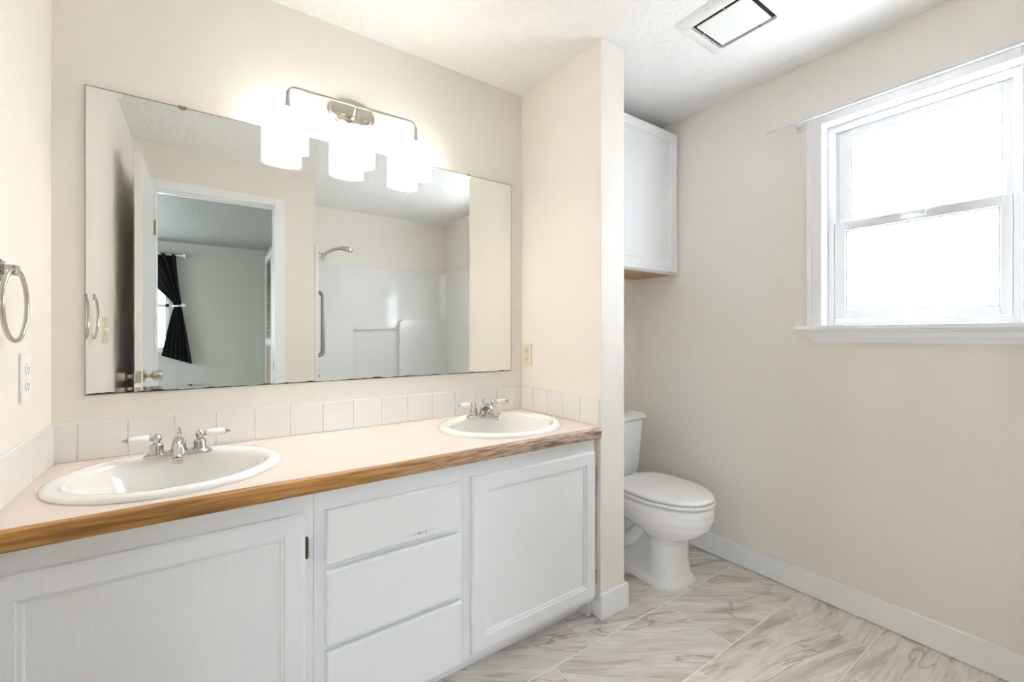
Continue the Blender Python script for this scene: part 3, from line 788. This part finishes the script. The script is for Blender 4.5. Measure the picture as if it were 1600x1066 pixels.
# ------------------------------------------------------------------ window
win = thing('window_1', 'white vinyl single hung window with frosted panes', 'window', (XR, (WY0+WY1)/2, WZ0))
win['kind'] = 'structure'
def casing(bm):
    x0, x1 = XR-.015, XR
    def piece(y0, y1, z0, z1): box(bm, x0, x1, y0, y1, z0, z1, bev=.003)
    piece(WY1, WY1+.056, WZ0, WZ1+.053); piece(WY0-.056, WY0, WZ0, WZ1+.053); piece(WY0, WY1, WZ1, WZ1+.053)
    # raised outer band on the casing
    for y0, y1, z0, z1 in ((WY1+.036, WY1+.057, WZ0, WZ1+.054), (WY0-.057, WY0-.036, WZ0, WZ1+.054), (WY0-.036, WY1+.036, WZ1+.034, WZ1+.054)):
        box(bm, x0-.004, x0+.001, y0, y1, z0, z1, bev=.0018)
mesh('casing', casing, 'trim', parent=win)
def jambs(bm):
    a, b = XR, XR+.095
    box(bm, a-.0005, b, WY1-.001, WY1+.008, WZ0, WZ1+.008); box(bm, a-.0005, b, WY0-.008, WY0+.001, WZ0, WZ1+.008); box(bm, a-.0005, b, WY0, WY1, WZ1-.001, WZ1+.008)
mesh('jamb', jambs, 'trim', parent=win)
def stool(bm):
    box(bm, XR-.001, XR+.095, WY0, WY1, WZ0-.019, WZ0)
    box(bm, XR-.038, XR-.001, WY0-.098, WY1+.100, WZ0-.019, WZ0, bev=.003)
mesh('stool', stool, 'trim', parent=win)
def apron(bm):
    # moulded apron: tapers back to the wall, mitred at both ends
    zt, zb = WZ0-.019, 1.108
    y0, y1 = WY0-.075, WY1+.075
    prof = [(XR-.030, zt), (XR-.030, zt-.006), (XR-.024, zt-.012), (XR-.020, zt-.030), (XR-.013, zb+.010), (XR-.011, zb)]
    rows = []
    for x, z in prof:
        ins = (XR-.011-x)*-1.0 + .019 + (zt-z)*.45
        rows.append([(x, y0+ins, z), (x, y1-ins, z), (XR, y1-ins, z), (XR, y0+ins, z)])
    loft(bm, rows)
mesh('apron', apron, 'trim', parent=win)
fxp = XR+.045
def vframe(bm):
    y0, y1, z0, z1 = WY0+.001, WY1-.001, WZ0+.001, WZ1-.001
    a, b = fxp, fxp+.05
    wv = .024
    for q in ((y0, y0+wv, z0, z1), (y1-wv, y1, z0, z1), (y0+wv, y1-wv, z1-wv, z1), (y0+wv, y1-wv, z0, z0+wv)):
        box(bm, a, b, *q, bev=.002)
    box(bm, a+.022, b-.005, y0+wv, y0+wv+.010, z0+wv, z1-wv); box(bm, a+.022, b-.005, y1-wv-.010, y1-wv, z0+wv, z1-wv)
mesh('frame', vframe, 'vinyl', parent=win)
def sash(nm, xa, xb, y0, y1, z0, z1, gy0, gy1, gz0, gz1):
    def f(bm):
        box(bm, xa, xb, y0, gy0, z0, z1, bev=.002); box(bm, xa, xb, gy1, y1, z0, z1, bev=.002)
        box(bm, xa, xb, gy0, gy1, z0, gz0, bev=.002); box(bm, xa, xb, gy0, gy1, gz1, z1, bev=.002)
        t_ = .006                                       # glazing bead
        for q in ((gy0-.001, gy0+t_, gz0, gz1), (gy1-t_, gy1+.001, gz0, gz1), (gy0+t_, gy1-t_, gz0-.001, gz0+t_), (gy0+t_, gy1-t_, gz1-t_, gz1+.001)): box(bm, xa+.006, xa+.012, *q)
    s_ = mesh(nm, f, 'vinyl', parent=win)
    mesh('pane', boxes((xa+.012, xa+.015, gy0-.004, gy1+.004, gz0-.004, gz1+.004)), 'frosted', parent=s_)
    return s_
sash('upper_sash', fxp+.024, fxp+.044, .246, .750, 1.60, 2.009, .268, .705, 1.626, 1.985)
ls = sash('lower_sash', fxp+.001, fxp+.022, .244, .752, 1.206, 1.615, .272, .714, 1.235, 1.578)
def lock(bm):
    box(bm, fxp-.010, fxp+.002, .455, .53, 1.603, 1.611, bev=.002)
    box(bm, fxp-.013, fxp-.002, .46, .525, 1.590, 1.604, bev=.003)
    tube(bm, [(fxp-.012, .475, 1.597), (fxp-.016, .50, 1.600), (fxp-.012, .53, 1.594)], .003, 8)
mesh('sash_lock', lock, 'vinyl', parent=ls)

cr_ = thing('curtain_rod', 'thin white curtain rod along the top of the window casing', 'curtain rod', (XR-.045, .5, 2.066))
def rod(bm):
    tube(bm, [(XR-.048, .90, 2.066), (XR-.048, .10, 2.066)], .0068, 14)
    tube(bm, [(XR-.048, .978, 2.066), (XR-.048, .88, 2.066)], .0048, 14)
mesh('rod', rod, 'vinyl', parent=cr_, smooth=True)
mesh('end_cap', lambda bm: tube(bm, [(XR-.048, .986, 2.066), (XR-.048, .974, 2.066)], .0055, 12), 'vinyl', parent=cr_, smooth=True)
mesh('bracket', boxes((XR-.055, XR-.0005, .862, .874, 2.053, 2.0590), (XR-.006, XR-.0005, .857, .879, 2.038, 2.088), bev=.001), 'vinyl', parent=cr_)

# ------------------------------------------------------------------ ceiling fan grille
vt = thing('exhaust_fan', 'square white exhaust fan grille on the ceiling', 'exhaust fan', (1.635, .88, CE-.001))
def frame_ring(o, i, z0, z1, r0=.02, r1=.012, slope=.008):
    def rr(x0, x1, y0, y1, r, z, n=6):
        out = []
        for cx_, cy_, a0 in ((x1-r, y1-r, 0), (x0+r, y1-r, 90), (x0+r, y0+r, 180), (x1-r, y0+r, 270)):
            for k in range(n+1):
                a = math.radians(a0+90*k/n); out.append((cx_+r*math.cos(a), cy_+r*math.sin(a), z))
        return out
    def f(bm):
        e = slope
        loft(bm, [rr(*o, r0, z1), rr(o[0]+.002, o[1]-.002, o[2]+.002, o[3]-.002, r0, z1-.004), rr(o[0]+.02, o[1]-.02, o[2]+.02, o[3]-.02, r1, z0),
                  rr(*i, r1, z0), rr(*i, r1, z1-.002)], cap0=False, cap1=False)
    return f
OUT = (1.480, 1.790, .720, 1.036); INN = (1.530, 1.742, .768, .990)
mesh('grille_frame', frame_ring(OUT, INN, CE-.016, CE), 'plastic', parent=vt, smooth=True)
mesh('center_panel', boxes((1.546, 1.726, .784, .974, CE-.016, CE-.010), bev=.002), 'plastic', parent=vt)
mesh('fan_cavity', boxes((INN[0]-.004, INN[1]+.004, INN[2]-.004, INN[3]+.004, CE-.003, CE-.0005)), 'black', parent=vt)
for q in ((1.60, 1.606, .974, .990), (1.67, 1.676, .974, .990), (1.726, 1.742, .83, .836), (1.53, 1.546, .86, .866)):
    mesh('panel_clip', boxes((*q, CE-.013, CE-.009)), 'nickel', parent=vt)

# ------------------------------------------------------------------ shower (seen in the mirror)
sy0, sy1 = -.85, -.05
sh = thing('shower_surround', 'white acrylic tub surround with moulded ledges and a bar, seen in mirror', 'shower surround', (1.42, -.45, 0))
st_top = 1.80
def surround(bm):
    x0, x1 = XSH+.001, XR-.001
    box(bm, x0, x0+.014, sy0+.001, .012, .38, st_top, bev=.004)                  # left end panel
    box(bm, x0+.0, x0+.026, .0125, .022, .38, st_top, bev=.003)                  # its front flange
    box(bm, x1-.020, x1, sy0+.001, .0, .38, st_top, bev=.004)
    box(bm, x0+.014, x1-.020, sy0+.001, sy0+.022, .38, st_top, bev=.004)
    def block(xa, xb, y1_, zt, r):                                               # moulded block with one rounded top corner
        pass
    def rounded(xa, xb, zt, r, side):
        pts = []
        if side == 'L':
            pts = [(xa, .38), (xb, .38), (xb, zt), ] + [(xa+r-r*math.sin(PI/2*k/10), zt-r+r*math.cos(PI/2*k/10)) for k in range(11)]
        else:
            pts = [(xa, .38), (xb, .38)] + [(xb-r+r*math.cos(PI/2*k/10), zt-r+r*math.sin(PI/2*k/10)) for k in range(11)] + [(xa, zt)]
        prism(bm, pts, 'Y', sy0+.022, sy0+.075)
    rounded(x0+.014, 1.172, 1.275, .02, 'R'); rounded(1.632, x1-.020, 1.288, .05, 'L')
    # rounded back corners
    for xc, s_ in ((x0+.014, 1), (x1-.020, -1)):
        pts = [(xc, sy0+.022)] + [(xc+s_*(.05-.05*math.sin(PI/2*k/8)), sy0+.022+.05-.05*math.cos(PI/2*k/8)) for k in range(9)]
        prism(bm, pts, 'Z', .38, st_top-.004)
mesh('wall_panels', surround, 'acrylic', parent=sh, smooth=True, angle=35)
mesh('towel_bar', lambda bm: tube(bm, [(1.165, sy0+.05, 1.195), (1.64, sy0+.05, 1.195)], .011, 16), 'acrylic', parent=sh, smooth=True)
def tub(bm):
    x0, x1 = XSH+.001, XR-.001
    def rect(i, z, j=0): return [(x0+i, sy0+.001+i, z), (x1-i, sy0+.001+i, z), (x1-i, .018-i, z), (x0+i, .018-i, z)]
    loft(bm, [rect(0, 0), rect(0, .375), rect(.004, .379), rect(.06, .379), rect(.075, .36), rect(.13, .09), rect(.18, .06)])
mesh('tub', tub, 'acrylic', parent=sh)

gb = thing('grab_bar', 'brushed steel grab bar fixed upright inside the shower entrance', 'grab bar', (XSH+.015, -.02, 1.22))
gx = XSH+.0155
mesh('bar', lambda bm: tube(bm, [(gx, -.022, 1.458), (gx+.025, -.022, 1.458), (gx+.040, -.022, 1.451), (gx+.049, -.022, 1.436), (gx+.051, -.022, 1.42), (gx+.051, -.022, 1.02), (gx+.049, -.022, 1.004), (gx+.040, -.022, .989), (gx+.025, -.022, .982), (gx, -.022, .982)], .0155, 18), 'steel', parent=gb, smooth=True)
for z in (1.458, .982): mesh('flange', lambda bm: lathe(bm, [(.038, 0), (.037, .003), (.02, .005), (.0, .005)], AX(gx-.001, -.022, z, 'X'), 28), 'steel', parent=gb, smooth=True)

sd = thing('handheld_shower', 'chrome hand shower on a wall arm above the surround', 'shower head', (XSH, -.40, 1.85))
hy = -.40
def sarm(bm):
    tube(bm, [(XSH, hy, 1.84), (XSH+.04, hy, 1.845), (XSH+.085, hy, 1.83), (XSH+.12, hy, 1.80)], .011, 14)
    lathe(bm, [(.032, 0), (.030, .008), (.012, .012), (0, .012)], AX(XSH, hy, 1.84, 'X'), 24)
mesh('wall_arm', sarm, 'chrome', parent=sd, smooth=True)
mesh('diverter', lambda bm: (tube(bm, [(XSH+.10, hy, 1.82), (XSH+.13, hy, 1.785), (XSH+.155, hy, 1.76)], [.02, .026, .02], 16), tube(bm, [(XSH+.13, hy-.02, 1.80), (XSH+.17, hy+.03, 1.815)], [.016, .02], 14))[0], 'chrome', parent=sd, smooth=True)
def hh(bm):
    tube(bm, [(XSH+.13, hy, 1.785), (XSH+.18, hy, 1.835), (XSH+.235, hy, 1.865), (XSH+.285, hy, 1.878), (XSH+.315, hy, 1.88)], [.014, .013, .013, .015, .022], 16)
    mt = T(XSH+.345, hy, 1.875) @ Matrix.Rotation(math.radians(10), 4, 'Y')
    lathe(bm, [(0, .018), (.03, .016), (.043, .006), (.044, -.010), (.040, -.016), (0, -.018)], mt, 28)
mesh('hand_shower', hh, 'chrome', parent=sd, smooth=True)
vv = thing('shower_valve', 'chrome lever valve low on the shower end wall', 'valve', (XSH+.015, -.40, .73))
mesh('escutcheon', lambda bm: lathe(bm, [(.075, 0), (.072, .006), (.03, .012), (.026, .045), (0, .047)], AX(XSH+.0155, -.40, .72, 'X'), 32), 'chrome', parent=vv, smooth=True)
mesh('lever', lambda bm: tube(bm, [(XSH+.055, -.40, .72), (XSH+.085, -.40, .755), (XSH+.115, -.40, .80)], [.012, .010, .013], 14), 'chrome', parent=vv, smooth=True)

# ------------------------------------------------------------------ bedroom beyond the doorway (seen in the mirror)
BY = -3.62; BXR = .752; BXL = -3.0
bwx0, bwx1, bwz0, bwz1 = -1.60, -.36, .935, 2.08
struct('floor_bedroom', boxes((BXL-WT, BXR+WT, BY-WT, -.08, -.06, -.002)), 'carpet', 'bedroom carpet beyond the doorway')
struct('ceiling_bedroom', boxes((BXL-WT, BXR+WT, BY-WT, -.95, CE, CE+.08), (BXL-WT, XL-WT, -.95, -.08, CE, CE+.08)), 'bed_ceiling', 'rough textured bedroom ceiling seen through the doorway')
bpy.data.objects['ceiling']
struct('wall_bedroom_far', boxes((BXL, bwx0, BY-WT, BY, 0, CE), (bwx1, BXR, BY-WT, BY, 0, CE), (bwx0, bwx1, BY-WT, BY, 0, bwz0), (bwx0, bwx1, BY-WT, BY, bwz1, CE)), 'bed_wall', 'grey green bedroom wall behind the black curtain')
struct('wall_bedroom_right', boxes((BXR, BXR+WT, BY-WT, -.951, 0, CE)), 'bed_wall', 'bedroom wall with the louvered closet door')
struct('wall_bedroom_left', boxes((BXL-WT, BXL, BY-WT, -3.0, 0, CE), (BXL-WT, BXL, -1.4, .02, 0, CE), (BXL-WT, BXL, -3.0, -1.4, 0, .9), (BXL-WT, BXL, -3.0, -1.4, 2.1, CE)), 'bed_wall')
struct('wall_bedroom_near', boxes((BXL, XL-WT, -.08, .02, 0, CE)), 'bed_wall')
bw = thing('window_2', 'white bedroom window behind the black curtain', 'window', ((bwx0+bwx1)/2, BY, bwz0)); bw['kind'] = 'structure'
def bwf(bm):
    for q in ((bwx0, bwx0+.04, bwz0, bwz1), (bwx1-.04, bwx1, bwz0, bwz1), (bwx0, bwx1, bwz0, bwz0+.04), (bwx0, bwx1, bwz1-.04, bwz1), (bwx0, bwx1, 1.49, 1.53)):
        box(bm, q[0], q[1], BY-.07, BY-.02, q[2], q[3], bev=.002)
    for x in (-1.0,): box(bm, x-.02, x+.02, BY-.07, BY-.02, bwz0, bwz1)
mesh('frame', bwf, 'vinyl', parent=bw)
mesh('pane', boxes((bwx0+.03, bwx1-.03, BY-.05, BY-.046, bwz0+.03, bwz1-.03)), 'glass', parent=bw)
mesh('sill', boxes((bwx0-.02, bwx1+.02, BY-.08, BY+.02, bwz0-.02, bwz0)), 'trim', parent=bw)
w3 = thing('window_3', 'bedroom side window out of view', 'window', (BXL, -2.2, .9)); w3['kind'] = 'structure'
mesh('frame', boxes((BXL-.08, BXL-.03, -3.0, -2.95, .9, 2.1), (BXL-.08, BXL-.03, -1.45, -1.4, .9, 2.1), (BXL-.08, BXL-.03, -2.95, -1.45, .9, .95), (BXL-.08, BXL-.03, -2.95, -1.45, 2.05, 2.1)), 'vinyl', parent=w3)
mesh('pane', boxes((BXL-.06, BXL-.056, -2.97, -1.43, .93, 2.07)), 'glass', parent=w3)

cn = thing('bedroom_curtain', 'black curtain tied back beside the bedroom window, seen in mirror', 'curtain', (-.3, BY+.06, .75))
def cloth(bm):
    def lerp(a, b, t): return a+(b-a)*t
    rows = []
    nz, nx = 40, 70
    for i in range(nz+1):
        v = i/nz
        if v < .5:                                       # from the rod down to the tie
            t = v/.5; z_l = lerp(2.165, 1.505, t); e = t**1.6
            xr = lerp(-.287, -.225, t**1.5); xl = lerp(-1.02, -.305, t**.55)
            zl = lerp(2.165, 1.53, t**.7); zr = lerp(2.165, 1.50, t)
        else:
            t = (v-.5)/.5; xr = lerp(-.225, -.118, t); xl = lerp(-.305, -.432, t**.85)
            zl = lerp(1.50, .868, t); zr = lerp(1.48, .750, t)
        amp = .028*(1-math.exp(-((v-.5)/.12)**2)) + .008
        row = []
        for j in range(nx+1):
            u = j/nx
            sag = 0
            if v < .5: sag = .05*math.sin(PI*u)*math.sin(PI*v/.5)
            x = lerp(xl, xr, u); z = lerp(zl, zr, u) - sag
            if v >= .5: z = lerp(zl, zr, u**1.0)
            y = BY+.055 + amp*math.sin(u*2*PI*6.5+v*2) + amp*.3*math.sin(u*31)
            row.append(bm.verts.new((x, y, z)))
        rows.append(row)
    for a, b in zip(rows, rows[1:]):
        for j in range(nx): bm.faces.new((a[j], a[j+1], b[j+1], b[j]))
    bmesh.ops.solidify(bm, geom=bm.faces[:], thickness=.004)
mesh('cloth', cloth, 'curtain', parent=cn, smooth=True, angle=80)
tbk = thing('curtain_tieback', 'white tieback with a round knob holding the black curtain', 'tieback', (-.22, BY+.05, 1.5))
mesh('band', lambda bm: tube(bm, [(-.325, BY+.03, 1.505), (-.30, BY+.105, 1.50), (-.255, BY+.115, 1.503), (-.212, BY+.09, 1.51), (-.207, BY+.02, 1.512)], .010, 12), 'plastic', parent=tbk, smooth=True)
mesh('knob', lambda bm: lathe(bm, [(.012, 0), (.01, .06), (.024, .072), (.028, .088), (.022, .102), (0, .107)], AX(-.208, BY, 1.512, 'Y'), 24), 'plastic', parent=tbk, smooth=True)
br_ = thing('bedroom_curtain_rod', 'pale curtain rod with a round end knob above the bedroom window', 'curtain rod', (-.9, BY+.056, 2.155))
mesh('rod', lambda bm: tube(bm, [(-1.7, BY+.056, 2.155), (-.222, BY+.056, 2.155)], .010, 14), 'vinyl', parent=br_, smooth=True)
mesh('finial', lambda bm: lathe(bm, [(.010, -.005), (.014, 0), (.010, .006), (.022, .014), (.027, .028), (.020, .042), (0, .048)], AX(-.222, BY+.056, 2.155, 'X'), 22), 'vinyl', parent=br_, smooth=True)
mesh('bracket', boxes((-.262, -.250, BY, BY+.06, 2.135, 2.147), bev=.001), 'vinyl', parent=br_)

ld = thing('louvered_door', 'tall white framed closet door with tan louvers in the bedroom', 'closet door', (BXR, -3.2, 0))
def lstile(bm):
    for q in ((-3.585, -3.54, .01, 2.23), (-2.95, -2.90, .01, 2.23), (-3.54, -2.95, 2.16, 2.23), (-3.54, -2.95, .01, .15), (-3.54, -2.95, 1.0, 1.08)):
        box(bm, BXR-.034, BXR-.002, *q, bev=.002)
mesh('frame', lstile, 'trim', parent=ld)
def slats(bm):
    z = .17
    while z < 2.15:
        if not (.97 < z < 1.09):
            prism(bm, [(BXR-.030, z), (BXR-.026, z), (BXR-.006, z+.026), (BXR-.010, z+.026)], 'Y', -3.54, -2.95)
        z += .030
mesh('louver_slats', slats, 'slat', parent=ld)
